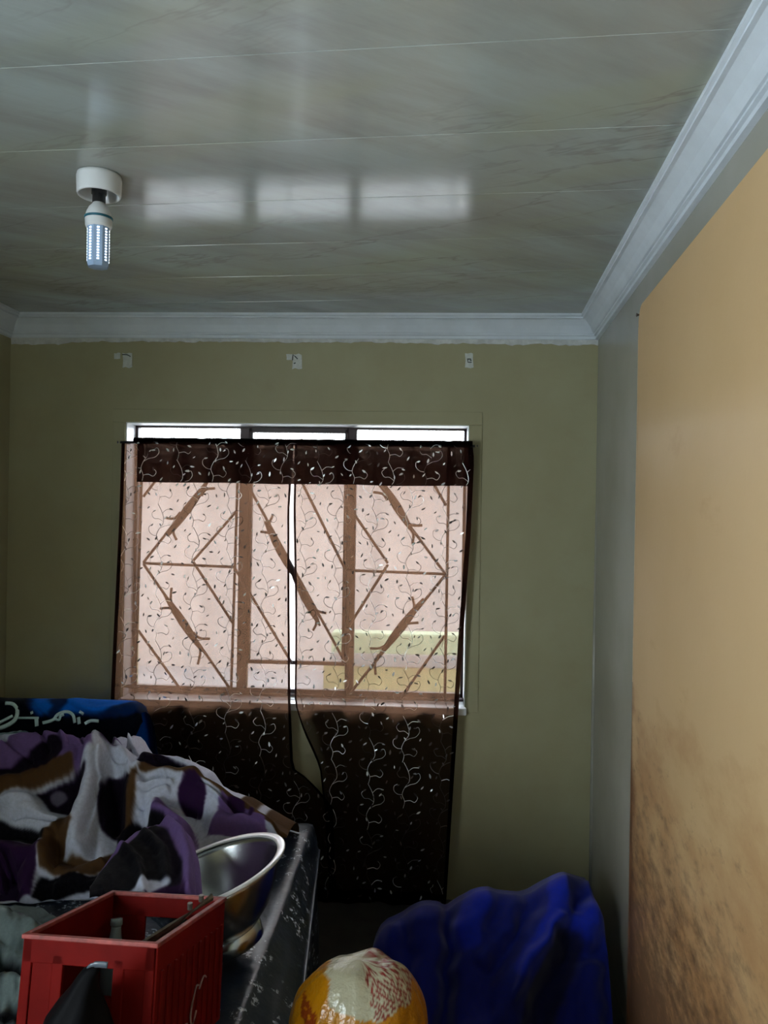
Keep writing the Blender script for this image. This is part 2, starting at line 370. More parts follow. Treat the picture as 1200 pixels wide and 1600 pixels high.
box(bm, (WX0 - .001, YB + .004, WZ0), (WX0 + t_, YF, WZ1)); box(bm, (WX1 - t_, YB + .004, WZ0), (WX1 + .001, YF, WZ1)); box(bm, (WX0, YB + .004, WZ1 - t_), (WX1, YF, WZ1 + .001))
link('reveal_lining', bm, M_SILL, win)

# burglar bars
YG = 3.455
gr = thing('burglar_bars', 'dark red-brown diamond pattern burglar bars with leafy scrolls inside the window', 'burglar bars', (-.58, YG, WZ0))
def gbar(p, q, r=.0065):
    bm = bmesh.new(); a, b = onY(*p, YG), onY(*q, YG); tube(bm, [a, b], r, 6); return part('bar', bm, M_BAR, gr)
for p, q in [((223, 690), (211, 1083)), ((373, 690), (361, 1083)), ((541, 690), (543, 1090)), ((702, 690), (695, 1095)),
             ((208, 1076), (362, 1081)), ((362, 1081), (543, 1089)), ((543, 1089), (728, 1094)), ((224, 880), (366, 886)), ((543, 891), (696, 897)),
             ((224, 776), (290, 690)), ((224, 879), (372, 690)), ((302, 876), (371, 797)), ((224, 881), (362, 1080)), ((302, 878), (364, 974)), ((216, 985), (282, 1077)),
             ((350, 690), (543, 1042)), ((440, 690), (541, 893)), ((367, 888), (456, 1036)),
             ((543, 690), (696, 897)), ((543, 788), (606, 880)), ((606, 882), (543, 982)), ((696, 898), (544, 1087)), ((695, 993), (626, 1091)), ((640, 690), (697, 790))]: gbar(p, q)
def leaf_bar(p, q, curls):
    bm = bmesh.new(); a, b = onY(*p, YG - .012), onY(*q, YG - .012)
    pts = [a.lerp(b, t) for t in (0, .12, .3, .5, .7, .88, 1)]
    tube(bm, pts, [.005, .011, .017, .020, .017, .011, .005], 8, flat=.45)
    for c in curls: tube(bm, cat_rom([onY(x, y, YG - .010) for x, y in c], 6), .006, 6)
    part('scroll_ornament', bm, M_BAR, gr)
leaf_bar((325, 752), (262, 838), [((315, 775), (322, 765), (336, 763)), ((282, 800), (272, 810), (259, 809)), ((275, 820), (271, 832), (276, 844))])
leaf_bar((256, 928), (316, 1018), [((275, 952), (267, 940), (268, 918)), ((276, 955), (264, 950), (250, 951)), ((302, 988), (312, 997), (328, 998)), ((308, 1000), (313, 1018), (309, 1038))])
leaf_bar((414, 815), (462, 905), [((424, 838), (420, 822), (427, 803)), ((428, 842), (420, 833), (407, 831))])
leaf_bar((455, 892), (500, 978), [((488, 945), (497, 955), (510, 958)), ((494, 962), (494, 975), (489, 985))])
leaf_bar((596, 752), (645, 832), [((605, 782), (598, 772), (583, 769)), ((635, 810), (642, 820), (660, 821)), ((640, 825), (646, 836), (644, 850))])
leaf_bar((662, 935), (592, 1025), [((646, 955), (647, 945), (644, 932)), ((632, 976), (640, 974), (654, 973)), ((603, 1008), (592, 1013), (578, 1013)), ((592, 1022), (586, 1035), (587, 1054))])
for a, b in (((181, 1070), (214, 1074)), ((695, 1094), (738, 1093))):
    bm = bmesh.new(); tube(bm, [onY(*a, YB - .012), onY(*b, YG)], .008, 6); part('fixing_lug', bm, M_STEEL, gr)

# ------------------------------------------------------------------ curtains
YC = 3.325
rod = thing('curtain_rod', 'thin black curtain rod across the top of the window', 'curtain rod', (-.58, YC + .012, 1.99))
bm = bmesh.new(); A_, B_ = onY(188, 691, YC + .012), onY(742, 697, YC + .012); tube(bm, [A_, B_], .006, 8); part('rod', bm, M_BLACKP, rod)
for e, s in ((A_, -1), (B_, 1)):
    bm = bmesh.new(); tube(bm, [e + Vector((-.012 * s * -1, 0, 0)), e + Vector((.006 * s, 0, 0)), e + Vector((.012 * s, 0, 0))], [.007, .011, .005], 10); part('finial', bm, M_BLACKP, rod)
    bm = bmesh.new(); tube(bm, [e + Vector((-.02 * s, 0, 0)), e + Vector((-.02 * s, .052, 0))], .005, 6); part('wall_bracket', bm, M_BLACKP, rod)

def fold_left(x, z):
    k = sstep(2.0, 1.2, z)
    return .010 * k * math.sin(x * 34 + .6 * math.sin(z * 3)) + .006 * k * math.sin(x * 71 + 1.2) + .004 * mnoise.noise((x * 5, z * 2.2, 1))
def fold_right(x, z):
    k = sstep(2.0, 1.2, z)
    return .011 * k * math.sin(x * 31 + 1 + .5 * math.sin(z * 2.6)) + .006 * k * math.sin(x * 66) + .005 * mnoise.noise((x * 5, z * 2.2, 7)) - .02 * math.exp(-((x - (-.545 + .18 * (1 - z) * (z < 1))) / .03) ** 2) * sstep(1.1, .8, z)
CL_L = [(.02, -1.372), (.84, -1.360), (1.15, -1.352), (1.6, -1.340), (2.0, -1.336)]
CL_R = [(.02, -.36), (.42, -.38), (.52, -.47), (.575, -.555), (.86, -.570), (1.7, -.588), (2.0, -.575)]
CR_L = [(.02, -.38), (.40, -.41), (.58, -.435), (.70, -.48), (.86, -.548), (1.3, -.556), (1.7, -.568), (2.0, -.566)]
CR_R = [(.02, .118), (.45, .138), (.80, .155), (1.15, .172), (1.6, .198), (1.93, .208), (2.0, .200)]
def curtain_surface(Lc, Rc, fold, z0, z1, nx, nz, dy=0.0, u0=0., u1=1.):
    bm = bmesh.new(); g = []
    for j in range(nz + 1):
        z = z0 + (z1 - z0) * j / nz; xl, xr = interp(Lc, z), interp(Rc, z); row = []
        for i in range(nx + 1):
            u = u0 + (u1 - u0) * i / nx; x = xl + (xr - xl) * u
            zz = z
            row.append(bm.verts.new((x, YC + fold(x, z) + dy, zz)))
        g.append(row)
    for j in range(nz):
        for i in range(nx): bm.faces.new((g[j][i], g[j][i + 1], g[j + 1][i + 1], g[j + 1][i]))
    return bm
# embroidered vine motif (units: cm in a 15.5 x 20 tile)
STEMS = [[(6, 0), (6.6, 3), (5.5, 6), (6.6, 9), (8.6, 12), (8.0, 16), (6.0, 20)],
         [(6.6, 9), (9, 10.3), (11.6, 11), (13.2, 13), (12.6, 15), (11.2, 14.6)], [(5.5, 6), (3.6, 6.4), (2.0, 8), (2.0, 10), (3.4, 10.8)],
         [(8.6, 12), (6.5, 13.5), (4.4, 13.6), (3.2, 15.6), (4.4, 17)], [(6.6, 3), (9, 3.4), (11, 2.6), (12.2, 4.4), (11.0, 6)], [(8, 16), (10, 17.6), (12.6, 17.4)]]
LEAVES = [(11.2, 14.6, 200), (3.4, 10.8, 30), (4.4, 17, 40), (11, 6, 130), (12.6, 17.4, -10), (7.4, 10.5, 100), (5.0, 4.4, 80), (9.2, 14, 60), (13.8, 9, 20), (1.2, 4, 110), (2.2, 18.6, 70), (14.2, 1.4, 45)]
def embroider(Lc, Rc, fold, x0, x1, z0, z1, dy, silver_share, seed, inside=None):
    rnd = random.Random(seed); bm = bmesh.new(); TW, TH = .155, .20
    ok = lambda x, z: interp(Lc, z) + .012 < x < interp(Rc, z) - .012 and z0 + .004 < z < z1 - .006
    S = lambda x, z, o=0.0: Vector((x, YC + fold(x, z) + dy - .0022 - o, z))
    nxt, nzt = int((x1 - x0) / TW) + 3, int((z1 - z0) / TH) + 3
    for ci in range(-1, nxt):
        for ri in range(-1, nzt):
            ox = x0 + ci * TW + rnd.uniform(-.006, .006); oz = z0 + ri * TH - (.1 if ci % 2 else 0); flip = False
            mi0 = 0 if rnd.random() < silver_share else 1
            for s in STEMS:
                pts = cat_rom([(ox + (15.5 - a if flip else a) * .01, 0, oz + b * .01) for a, b in s], 4)
                mi = mi0 if rnd.random() < .8 else 1 - mi0
                wdt = .0009; tw = rnd.uniform(-.0012, .0012)
                for p, q in zip(pts, pts[1:]):
                    if not (ok(p.x, p.z) and ok(q.x, q.z)): continue
                    t = (q - p); n = Vector((-t.z, 0, t.x)).normalized() * wdt
                    f = bm.faces.new([bm.verts.new(S(v.x, v.z, o)) for v, o in ((p - n, -tw), (q - n, -tw), (q + n, tw), (p + n, tw))]); f.material_index = mi
            for a, b, ang in LEAVES:
                x = ox + a * .01 + rnd.uniform(-.006, .006); z = oz + b * .01 + rnd.uniform(-.006, .006)
                if not ok(x, z): continue
                an = R(ang + rnd.uniform(-35, 35)); L = rnd.uniform(.007, .0115); W = L * rnd.uniform(.28, .45)
                d = Vector((math.cos(an), 0, math.sin(an))); n = Vector((-d.z, 0, d.x)); c = S(x, z, .002)
                tx, ty = rnd.uniform(-.35, .35), rnd.uniform(-.35, .35)
                mi = 0 if rnd.random() < silver_share else 1
                P = [c + d * u * L + n * v * W + Vector((0, u * L * tx + v * W * ty, 0)) for u, v in ((-1, 0), (-.3, -1), (.5, -.7), (1, .25), (.5, .8), (-.3, 1))]
                f = bm.faces.new([bm.verts.new(p) for p in P]); f.material_index = mi
    return bm
def make_curtain(label, Lc, Rc, fold, seed, hems):
    t = thing('sheer_curtain', label, 'curtain', (sum((interp(Lc, 0), interp(Rc, 0))) / 2, YC, 0.02))
    part('voile', curtain_surface(Lc, Rc, fold, .02, 1.985, 110, 60), M_SHEER, t, True)
    o = part('embroidery', embroider(Lc, Rc, fold, interp(Lc, .5) - .02, interp(Rc, 1.9) + .02, .02, 1.985, 0, .28, seed), [M_SILVER, M_THREAD], t); o['kind'] = 'stuff'; o['label'] = 'silver leafy vine embroidery, part of it darkened like backlit thread'
    for u0, u1 in hems: part('hem', curtain_surface(Lc, Rc, fold, .02, 1.985, 3, 50, -.003, u0, u1), M_DENSE, t, True, 'dark doubled edge hem')
    bm = curtain_surface(Lc, Rc, fold, .005, .06, 60, 2, -.003); part('bottom_hem', bm, M_DENSE, t, True)
    return t
make_curtain('brown sheer embroidered curtain on the left half of the window', CL_L, CL_R, fold_left, 3, ((-.004, .016), (.989, 1.003)))
make_curtain('brown sheer embroidered curtain on the right half, reaching the floor behind the blue bag', CR_L, CR_R, fold_right, 5, ((-.003, .010), (.975, 1.004)))
val = thing('curtain_valance', 'black embroidered valance strip folded over the top of both sheer curtains', 'valance', (-.53, YC - .014, 1.815))
VL = [(1.7, -1.262), (2.0, -1.28)]; VR = [(1.7, .192), (1.93, .212), (2.0, .203)]
fv = lambda x, z: .005 * math.sin(x * 27) * sstep(2.0, 1.85, z) + .003 * math.sin(x * 60 + 2)
def valance_bm(dy):
    bm = curtain_surface(VL, VR, fv, 0, 1, 90, 14, dy)
    for v in bm.verts:
        t = v.co.z; x0, x1 = interp(VL, 1.7 + .3 * t), interp(VR, 1.7 + .3 * t)
        zb = 1.815 - .0 * v.co.x + .004 * mnoise.noise((v.co.x * 4, 0, 0)); zt = 2.004 + .002 * mnoise.noise((v.co.x * 30, 0, 5))
        v.co.z = zb + (zt - zb) * t
    return bm
part('cloth', valance_bm(-.016), M_DENSE, val, True)
bm = bmesh.new(); tube(bm, [(VL[1][1] + .0, YC - .004, 2.0)] + [(x, YC - .004 + .001 * math.sin(x * 90), 2.0 + .003 * mnoise.noise((x * 25, 1, 1))) for x in [VL[1][1] + i * (VR[2][1] - VL[1][1]) / 60 for i in range(1, 61)]], .012, 8); part('rod_pocket', bm, M_DENSE, val, True)
o = part('embroidery', embroider(VL, VR, fv, -1.30, .22, 1.815, 2.0, -.016, .93, 11), [M_SILVER, M_THREAD], val); o['kind'] = 'stuff'

# torn paper scraps with hooks above the window
for lab, pxy, small, ink in (('torn white paper scrap with black mark, leftmost of three above the window', (199, 563), (183, 556), [((191, 554), (198, 554), (204, 557))]),
                             ('torn white paper scrap with black zigzag mark, middle of three above the window', (464, 565), (452, 558), [((457, 563), (458, 554), (461, 557), (465, 561)), ((459, 568), (462, 567))]),
                             ('torn white paper scrap with small square squiggle, rightmost of three above the window', (733, 563), None, [((730, 561), (736, 561)), ((731, 562), (731, 566), (737, 566)), ((734, 563), (737, 563))])):
    c = onY(*pxy, YB - .002); t = thing('paper_scrap', lab, 'paper scrap', c, 'paper scraps above the window'); rnd = random.Random(pxy[0])
    def scrap(cx, cy, w, h, name):
        bm = bmesh.new(); P = []
        for a, b in ((-1, -1), (-.3, -.92), (.4, -1.05), (1, -.95), (.95, 0), (1.02, .9), (.3, 1.05), (-.4, .93), (-1, 1), (-.93, .1)):
            P.append(onY(cx + a * w + rnd.uniform(-.6, .6), cy + b * h + rnd.uniform(-.8, .8), YB - .0025))
        f = bm.faces.new([bm.verts.new(p) for p in P]); r = bmesh.ops.extrude_face_region(bm, geom=[f]); bmesh.ops.translate(bm, verts=[v for v in r['geom'] if isinstance(v, bmesh.types.BMVert)], vec=(0, .002, 0))
        bmesh.ops.recalc_face_normals(bm, faces=bm.faces); part(name, bm, M_PAPER, t)
    scrap(pxy[0], pxy[1], 7.5 if small else 6.5, 11.5, 'paper')
    if small: scrap(small[0], small[1], 4.5, 4.5, 'paper_corner')
    for i in ink:
        bm = bmesh.new(); tube(bm, [onY(x, y, YB - .004) for x, y in i], .0024, 5); part('hook', bm, M_PEN, t)

# ------------------------------------------------------------------ ceiling lamp
LX, LY = -.853, 1.945
lamp = thing('ceiling_lamp', 'white round lamp holder on the ceiling with a lit corn-style LED bulb', 'lamp', (LX, LY, ZC))
T = Matrix.Translation((LX, LY, 0))
bm = bmesh.new(); lathe(bm, [(.0, ZC - .004), (.0545, ZC - .002), (.056, ZC - .01), (.0545, ZC - .050), (.053, ZC - .054), (.0495, ZC - .054), (.048, ZC - .048), (.046, ZC - .02), (0, ZC - .018)], 48, T); part('lamp_holder', bm, M_WHITE, lamp, True)
bm = bmesh.new(); lathe(bm, [(.0, ZC - .017), (.019, ZC - .017), (.019, ZC - .05), (.0165, ZC - .052), (.0165, 2.487), (0, 2.487)], 20, T); part('socket', bm, M_BLACKP, lamp)
zt = 2.489
bm = bmesh.new(); lathe(bm, [(0, zt), (.014, zt), (.017, zt - .006), (.024, zt - .014), (.030, zt - .026), (.033, zt - .038), (.0335, zt - .046), (.033, zt - .060), (.031, zt - .066), (0, zt - .066)], 40, T); bulb = part('bulb_cap', bm, M_WHITE, lamp, True)
bm = bmesh.new(); lathe(bm, [(.0325, zt - .038), (.0355, zt - .039), (.0355, zt - .0435), (.0325, zt - .045)], 40, T); part('teal_ring', bm, M_TEAL, lamp, True)
bm = bmesh.new(); lathe(bm, [(0, zt - .064), (.0285, zt - .064), (.0285, zt - .160), (.025, zt - .168), (0, zt - .169)], 8, T); tubeo = part('bulb_body', bm, M_LTUBE, lamp)
for k in range(8):
    a = 2 * math.pi * (k + .5) / 8; bm = bmesh.new(); rr = .0285 * math.cos(math.pi / 8)
    Mk = T @ Matrix.Rotation(a, 4, 'Z')
    for j in range(12):
        z = zt - .072 - j * .0073
        box(bm, (rr - .0002, -.0027, z - .0017), (rr + .0012, .0027, z + .0017), Mk)
    bmesh.ops.translate(bm, verts=bm.verts, vec=-Vector(lamp.location)); link('led_strip', bm, M_LED, tubeo)

# ------------------------------------------------------------------ hardboard sheet against the right wall
BZ = 2.352; y_far, y_near = 2.440, .85
brd = thing('hardboard_sheet', 'tall tan hardboard sheet stained brown near its foot, against the right wall', 'board', (XR(1.6) - .02, 1.6, 0))
bm = bmesh.new(); r_ = .05; out = [(y_near, 0.005), (y_near, BZ)]
for k in range(9):
    a = math.pi / 2 * k / 8; out.append((y_far - r_ + r_ * math.sin(a), BZ - r_ + r_ * math.cos(a)))
for z in [2.2 - .12 * i for i in range(18)]: out.append((y_far + .0016 * mnoise.noise((z * 9, 0, 0)) + .022 * (2.3 - z) / 2.3 * .6, z))
out.append((y_far + .014, .005))
A = [bm.verts.new((XR(y) - .026, y, z)) for y, z in out]; B = [bm.verts.new((XR(y) - .010, y, z)) for y, z in out]
f1 = bm.faces.new(A); f2 = bm.faces.new(B[::-1])
for i in range(len(A)):
    f = bm.faces.new((A[i], B[i], B[(i + 1) % len(A)], A[(i + 1) % len(A)])); f.material_index = 1
bmesh.ops.triangulate(bm, faces=[f1, f2]); bmesh.ops.recalc_face_normals(bm, faces=bm.faces)
part('board', bm, [M_BOARD, M_BEDGE], brd)
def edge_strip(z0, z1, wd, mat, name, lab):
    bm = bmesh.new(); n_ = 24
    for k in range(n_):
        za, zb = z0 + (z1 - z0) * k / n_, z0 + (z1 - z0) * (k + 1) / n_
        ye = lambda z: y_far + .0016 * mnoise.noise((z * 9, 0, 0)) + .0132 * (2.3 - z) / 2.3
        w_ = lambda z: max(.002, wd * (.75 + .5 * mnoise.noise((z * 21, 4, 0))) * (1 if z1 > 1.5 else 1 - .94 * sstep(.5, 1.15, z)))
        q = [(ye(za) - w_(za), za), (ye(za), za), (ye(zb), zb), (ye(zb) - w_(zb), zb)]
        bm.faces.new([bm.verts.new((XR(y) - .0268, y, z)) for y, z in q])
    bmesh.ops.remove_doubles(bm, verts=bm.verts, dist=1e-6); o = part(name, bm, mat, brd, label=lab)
edge_strip(1.18, 2.29, .008, plain('bare_pale_edge', (.66, .52, .33), .7, var=.2, scale=20), 'chipped_edge', 'pale chipped edge of the board')
edge_strip(.01, 1.18, .050, plain('dark_shaded_edge', (.15, .062, .022), .6, var=.4, scale=18), 'shaded_edge', 'dark brown strip painted as the shaded lower edge')  # shade on the board's thickness put in as a dark brown strip
bm = bmesh.new(); p = onY(999, 492, y_far - .006); p.x = XR(p.y) - .026
tube(bm, [p + Vector((.01, 0, 0)), p + Vector((-.006, 0, 0)), p + Vector((-.0062, 0, 0)), p + Vector((-.009, 0, 0))], [.003, .003, .006, .005], 10); part('nail', bm, M_NAIL, brd)

# ------------------------------------------------------------------ bed
BZT = .53
bed = thing('bed', 'double bed under a shiny black bedspread printed with small white flowers', 'bed', (-1.12, 2.0, 0))
BY0, BY1, BX0 = .95, 2.86, XL + .02
def bed_edge(y, lvl):
    top = -.392; seam = -.384 + (-.305 + .384) * (2.96 - y) / .92
    return {0: top, 1: min(seam, -.285)}[lvl]
bm = bmesh.new(); ny = 90; prof_n = 0; rows_ = []
for j in range(ny + 1):
    y = BY0 + (BY1 - BY0) * j / ny; xt, xs = bed_edge(y, 0), bed_edge(y, 1); row = []
    rr = .022
    P = [(BX0, BZT), (-1.4, BZT), (-1.0, BZT), (-.7, BZT)] + [(x, BZT) for x in (-.6, -.5, xt - .04)] + [(xt - rr, BZT), (xt - rr * .3, BZT - .004), (xt, BZT - .018), (xt + (xs - xt) * .45, .485), (xs - .004, .445), (xs, .435), (xs, .425), (xs - .014, .418)]
    sk = .012 * math.sin(y * 21) + .008 * math.sin(y * 47 + 1)
    P += [(xs - .008 + sk * .3, .33), (xs - .006 + sk * .7, .2), (xs - .002 + sk, .03)]
    for k, (x, z) in enumerate(P):
        nz_ = .006 * mnoise.noise((x * 6, y * 6, 0)) if k < 12 else 0
        row.append(bm.verts.new((x + (.004 * mnoise.noise((y * 8, 3, 0)) if k > 7 else 0), y, z + nz_)))
    rows_.append(row)
for j in range(ny):
    for k in range(len(rows_[0]) - 1): bm.faces.new((rows_[j][k], rows_[j][k + 1], rows_[j + 1][k + 1], rows_[j + 1][k]))
for row, s in ((rows_[0], 1), (rows_[-1], -1)):   # closed ends
    low = [bm.verts.new((v.co.x, v.co.y, .03)) for v in row]
    for k in range(len(row) - 1): bm.faces.new((row[k], row[k + 1], low[k + 1], low[k]))
bmesh.ops.recalc_face_normals(bm, faces=bm.faces); part('bedspread', bm, M_BED, bed, True)
bm = bmesh.new(); tube(bm, [(bed_edge(y, 1) + .003, y, .430) for y in [BY0 + i * (BY1 - BY0) / 40 for i in range(41)]], .0045, 6); part('piping', bm, M_PIPING, bed, True)
bm = bmesh.new(); box(bm, (BX0 + .01, BY0 + .03, .22), (-.42, BY1 - .03, .515), bev=.03); part('mattress', bm, M_PIPING, bed)
bm = bmesh.new(); box(bm, (BX0 + .02, BY0 + .04, .0), (-.46, BY1 - .04, .22), bev=.01); part('base', bm, M_PIPING, bed)

# ------------------------------------------------------------------ relief cloths (heaps of bedding, bags)
def pip(x, y, P):
    c = False; j = len(P) - 1
    for i in range(len(P)):
        if (P[i][1] > y) != (P[j][1] > y) and x < (P[j][0] - P[i][0]) * (y - P[i][1]) / (P[j][1] - P[i][1]) + P[i][0]: c = not c
        j = i
    return c
def seg_d(x, y, P):
    best = 1e9
    for (x0, y0), (x1, y1) in zip(P, P[1:]):
        dx, dy = x1 - x0, y1 - y0; L = dx * dx + dy * dy or 1e-9; t = min(max(((x - x0) * dx + (y - y0) * dy) / L, 0), 1)
        d = math.hypot(x - x0 - t * dx, y - y0 - t * dy)
        if d < best: best = d
    return best
def relief(Ptop, Pbot, Tc, Bc, x0, x1, nx, nv, folds, paint, base, wr=(.004, 14), edge=.05, zback=BZT + .006, back=.25, nb=8, warp=5, gain=1.35):
    """cloth whose face leans from Pbot (y,z) up to Ptop (y,z); Tc/Bc outline it, folds = (polyline, radius, height), paint = (kind, data, colour)"""
    pt, pb = Vector((0, *Ptop)), Vector((0, *Pbot)); up = (pt - pb).normalized(); n = Vector((1, 0, 0)).cross(up).normalized()
    if n.y > 0: n = -n
    bm = bmesh.new(); cl = bm.loops.layers.color.new('print'); grid = []; cols = {}
    for i in range(nx + 1):
        px = x0 + (x1 - x0) * i / nx; T, Bv = interp(Tc, px), interp(Bc, px); col = []
        for j in range(nv + 1):
            t = j / nv; t = .5 - .5 * math.cos(math.pi * t) if edge else t; t = .35 * (j / nv) + .65 * t
            py = Bv + (T - Bv) * t
            wx = px + warp * mnoise.noise((px * .03, py * .03, 1)); wy = py + warp * mnoise.noise((px * .03, py * .03, 8))
            h = 0
            for P, r, a in folds:
                a *= gain
                d = seg_d(wx, wy, P) / r
                if d < 1:
                    k = (1 - d * d) ** 2 * a
                    h = h + k
            h += wr[0] * (mnoise.noise((px / wr[1], py / wr[1], 2)) + .5 * mnoise.noise((px * 2.3 / wr[1], py * 1.4 / wr[1], 4)))
            dt = (py - T); e = min(1, max(0, dt) / 34); db = (Bv - py); e2 = min(1, max(0, db) / 22)
            rim = -edge * ((1 - math.sqrt(max(0, 1 - (1 - e) ** 2))) + .4 * (1 - math.sqrt(max(0, 1 - (1 - e2) ** 2))))
            p = onP(px, py, pb, n)
            r_ = (CAM - p).normalized() if False else n
            q = p + n * (h + rim); q.x = max(q.x, XL + .02)
            if zback is not None: q.z = max(q.z, zback)
            v = bm.verts.new(q); c = base
            for kind, data, colr in paint:
                if kind == 'p' and pip(wx, wy, data): c = colr
                elif kind == 'e':
                    cx, cy, ra, rb, an = data; ca, sa = math.cos(R(an)), math.sin(R(an)); dx, dy = wx - cx, wy - cy
                    if ((dx * ca + dy * sa) / ra) ** 2 + ((-dx * sa + dy * ca) / rb) ** 2 < 1: c = colr
                elif kind == 's' and seg_d(wx, wy, data[0]) < data[1]: c = colr
            cols[v] = c; col.append(v)
        # over the top and down the back
        tv = col[-1]
        for b in range(1, nb + 1):
            t = b / nb; zz = tv.co.z + ((zback if zback is not None else 0) - tv.co.z) * (1 - math.cos(math.pi / 2 * t))
            v = bm.verts.new((tv.co.x, tv.co.y + back * math.sin(math.pi / 2 * t), zz)); cols[v] = cols[tv]; col.append(v)
        grid.append(col)
    for i in range(nx):
        for j in range(len(grid[0]) - 1): bm.faces.new((grid[i][j], grid[i + 1][j], grid[i + 1][j + 1], grid[i][j + 1]))
    for _ in range(2):   # soften the edge of the print into the pile
        C2 = {}
        for i in range(len(grid)):
            for j in range(len(grid[0])):
                nb_ = [cols[grid[a][b]] for a, b in ((i, j), (i, j), (i - 1, j), (i + 1, j), (i, j - 1), (i, j + 1)) if 0 <= a < len(grid) and 0 <= b < len(grid[0])]
                C2[grid[i][j]] = tuple(sum(c[k] for c in nb_) / len(nb_) for k in range(3))
        cols = C2
    for f in bm.faces:
        for l in f.loops: l[cl] = (*cols[l.vert], 1)
    bm.normal_update()
    return bm
S6 = lambda P: [(u * .375, 1080 + v * .375) for u, v in P]     # enlargement of the heap -> photo frame
E6 = lambda u, v, a, b, an=0: (u * .375, 1080 + v * .375, a * .375, b * .375, an)
WHT, DPU, PUR, LIL, TAN, INK, GRY = (.74, .76, .83), (.060, .018, .080), (.16, .075, .20), (.40, .31, .50), (.29, .20, .115), (.022, .014, .030), (.34, .32, .38)
heap_top = [(-130, 1162), (0, 1160), (30, 1158), (60, 1158), (120, 1155), (160, 1160), (178, 1150), (187, 1151), (194, 1158), (202, 1143), (210, 1160), (222, 1172), (250, 1183), (290, 1186), (310, 1200), (328, 1222), (355, 1238), (385, 1252), (415, 1270), (448, 1292)]
heap_bot = [(-130, 1450), (0, 1445), (90, 1430), (160, 1425), (230, 1408), (270, 1404), (306, 1396), (309, 1372), (318, 1345), (328, 1322), (350, 1308), (385, 1303), (420, 1301), (448, 1298)]
paint = [('p', S6([(0, 300), (150, 210), (330, 205), (415, 265), (425, 335), (325, 375), (230, 335), (100, 345), (-400, 420), (-400, 330)]), LIL),
         ('s', (S6([(-400, 470), (60, 385), (250, 300)]), 13), DPU), ('p', S6([(-400, 440), (0, 400), (240, 335), (330, 335), (320, 370), (150, 425), (0, 462), (-400, 500)]), TAN),
         ('p', S6([(150, 440), (350, 368), (390, 380), (345, 450), (320, 535), (230, 520)]), DPU), ('e', E6(245, 447, 35, 28), GRY),
         ('p', S6([(-400, 560), (0, 545), (100, 590), (220, 635), (195, 680), (0, 650), (-400, 690)]), INK),
         ('p', S6([(-400, 690), (0, 650), (195, 690), (150, 900), (0, 940), (-400, 990)]), PUR),
         ('p', S6([(300, 530), (200, 640), (185, 790), (280, 812), (400, 800), (475, 745), (480, 660), (370, 730), (262, 720), (325, 600)]), TAN),
         ('e', E6(487, 485, 78, 122, 12), DPU), ('p', S6([(552, 375), (585, 365), (582, 460), (545, 560), (480, 605), (535, 490)]), TAN),
         ('p', S6([(185, 812), (400, 805), (475, 750), (480, 600), (560, 550), (645, 545), (700, 580), (785, 700), (745, 790), (530, 800), (430, 855), (150, 905)]), INK),
         ('p', S6([(640, 545), (668, 492), (750, 520), (800, 590), (830, 640), (815, 830), (740, 860), (690, 860), (745, 790), (785, 700), (700, 580)]), LIL),
         ('p', S6([(430, 860), (530, 800), (745, 795), (700, 880), (400, 900)]), PUR), ('p', S6([(530, 832), (600, 788), (725, 786), (705, 806), (600, 842)]), WHT),
         ('p', S6([(575, 305), (655, 285), (800, 360), (690, 348), (580, 332)]), DPU), ('p', S6([(590, 335), (700, 345), (830, 378), (1000, 448), (1200, 560), (1200, 600), (1090, 555), (960, 478), (850, 420), (690, 378), (590, 372)]), TAN),
         ('e', E6(808, 460, 54, 62, -20), PUR), ('p', S6([(930, 455), (1110, 555), (1110, 600), (860, 600), (915, 520)]), LIL), ('e', E6(985, 492, 34, 26, 30), PUR), ('e', E6(1052, 522, 16, 16), PUR),
         ('s', (S6([(455, 268), (500, 280), (540, 262)]), 4), PUR), ('s', (S6([(440, 240), (500, 210)]), 3), LIL)]
folds = [(S6([(-300, 330), (60, 270), (220, 255), (380, 300)]), 44, .060), (S6([(-300, 430), (100, 395), (310, 350)]), 22, .030), (S6([(60, 480), (180, 560), (240, 600)]), 40, .035),
         (S6([(445, 290), (400, 380), (370, 480), (330, 620), (330, 690)]), 26, .050), (S6([(520, 300), (560, 380), (565, 450), (520, 570)]), 22, .035), (S6([(480, 430), (490, 550)]), 22, -.035),
         (S6([(205, 650), (215, 770), (330, 790), (440, 740)]), 20, .030), (S6([(660, 540), (760, 600), (795, 720), (790, 840)]), 24, .055), (S6([(560, 620), (600, 740)]), 60, -.030),
         (S6([(590, 350), (830, 400), (1000, 470), (1130, 560)]), 13, .026), (S6([(640, 430), (780, 420), (900, 480)]), 34, .030), (S6([(620, 300), (740, 310), (830, 360)]), 22, .035),
         (S6([(600, 480), (700, 450)]), 9, .014), (S6([(590, 520), (680, 490), (760, 500)]), 9, .016), (S6([(880, 560), (1000, 545), (1080, 570)]), 16, .018), (S6([(0, 700), (160, 720), (130, 880)]), 34, .045),
         (S6([(250, 850), (420, 830)]), 26, .03), (S6([(480, 200), (500, 250)]), 10, .02), (S6([(545, 185), (560, 250)]), 8, .022), (S6([(420, 260), (540, 300)]), 9, .014)]
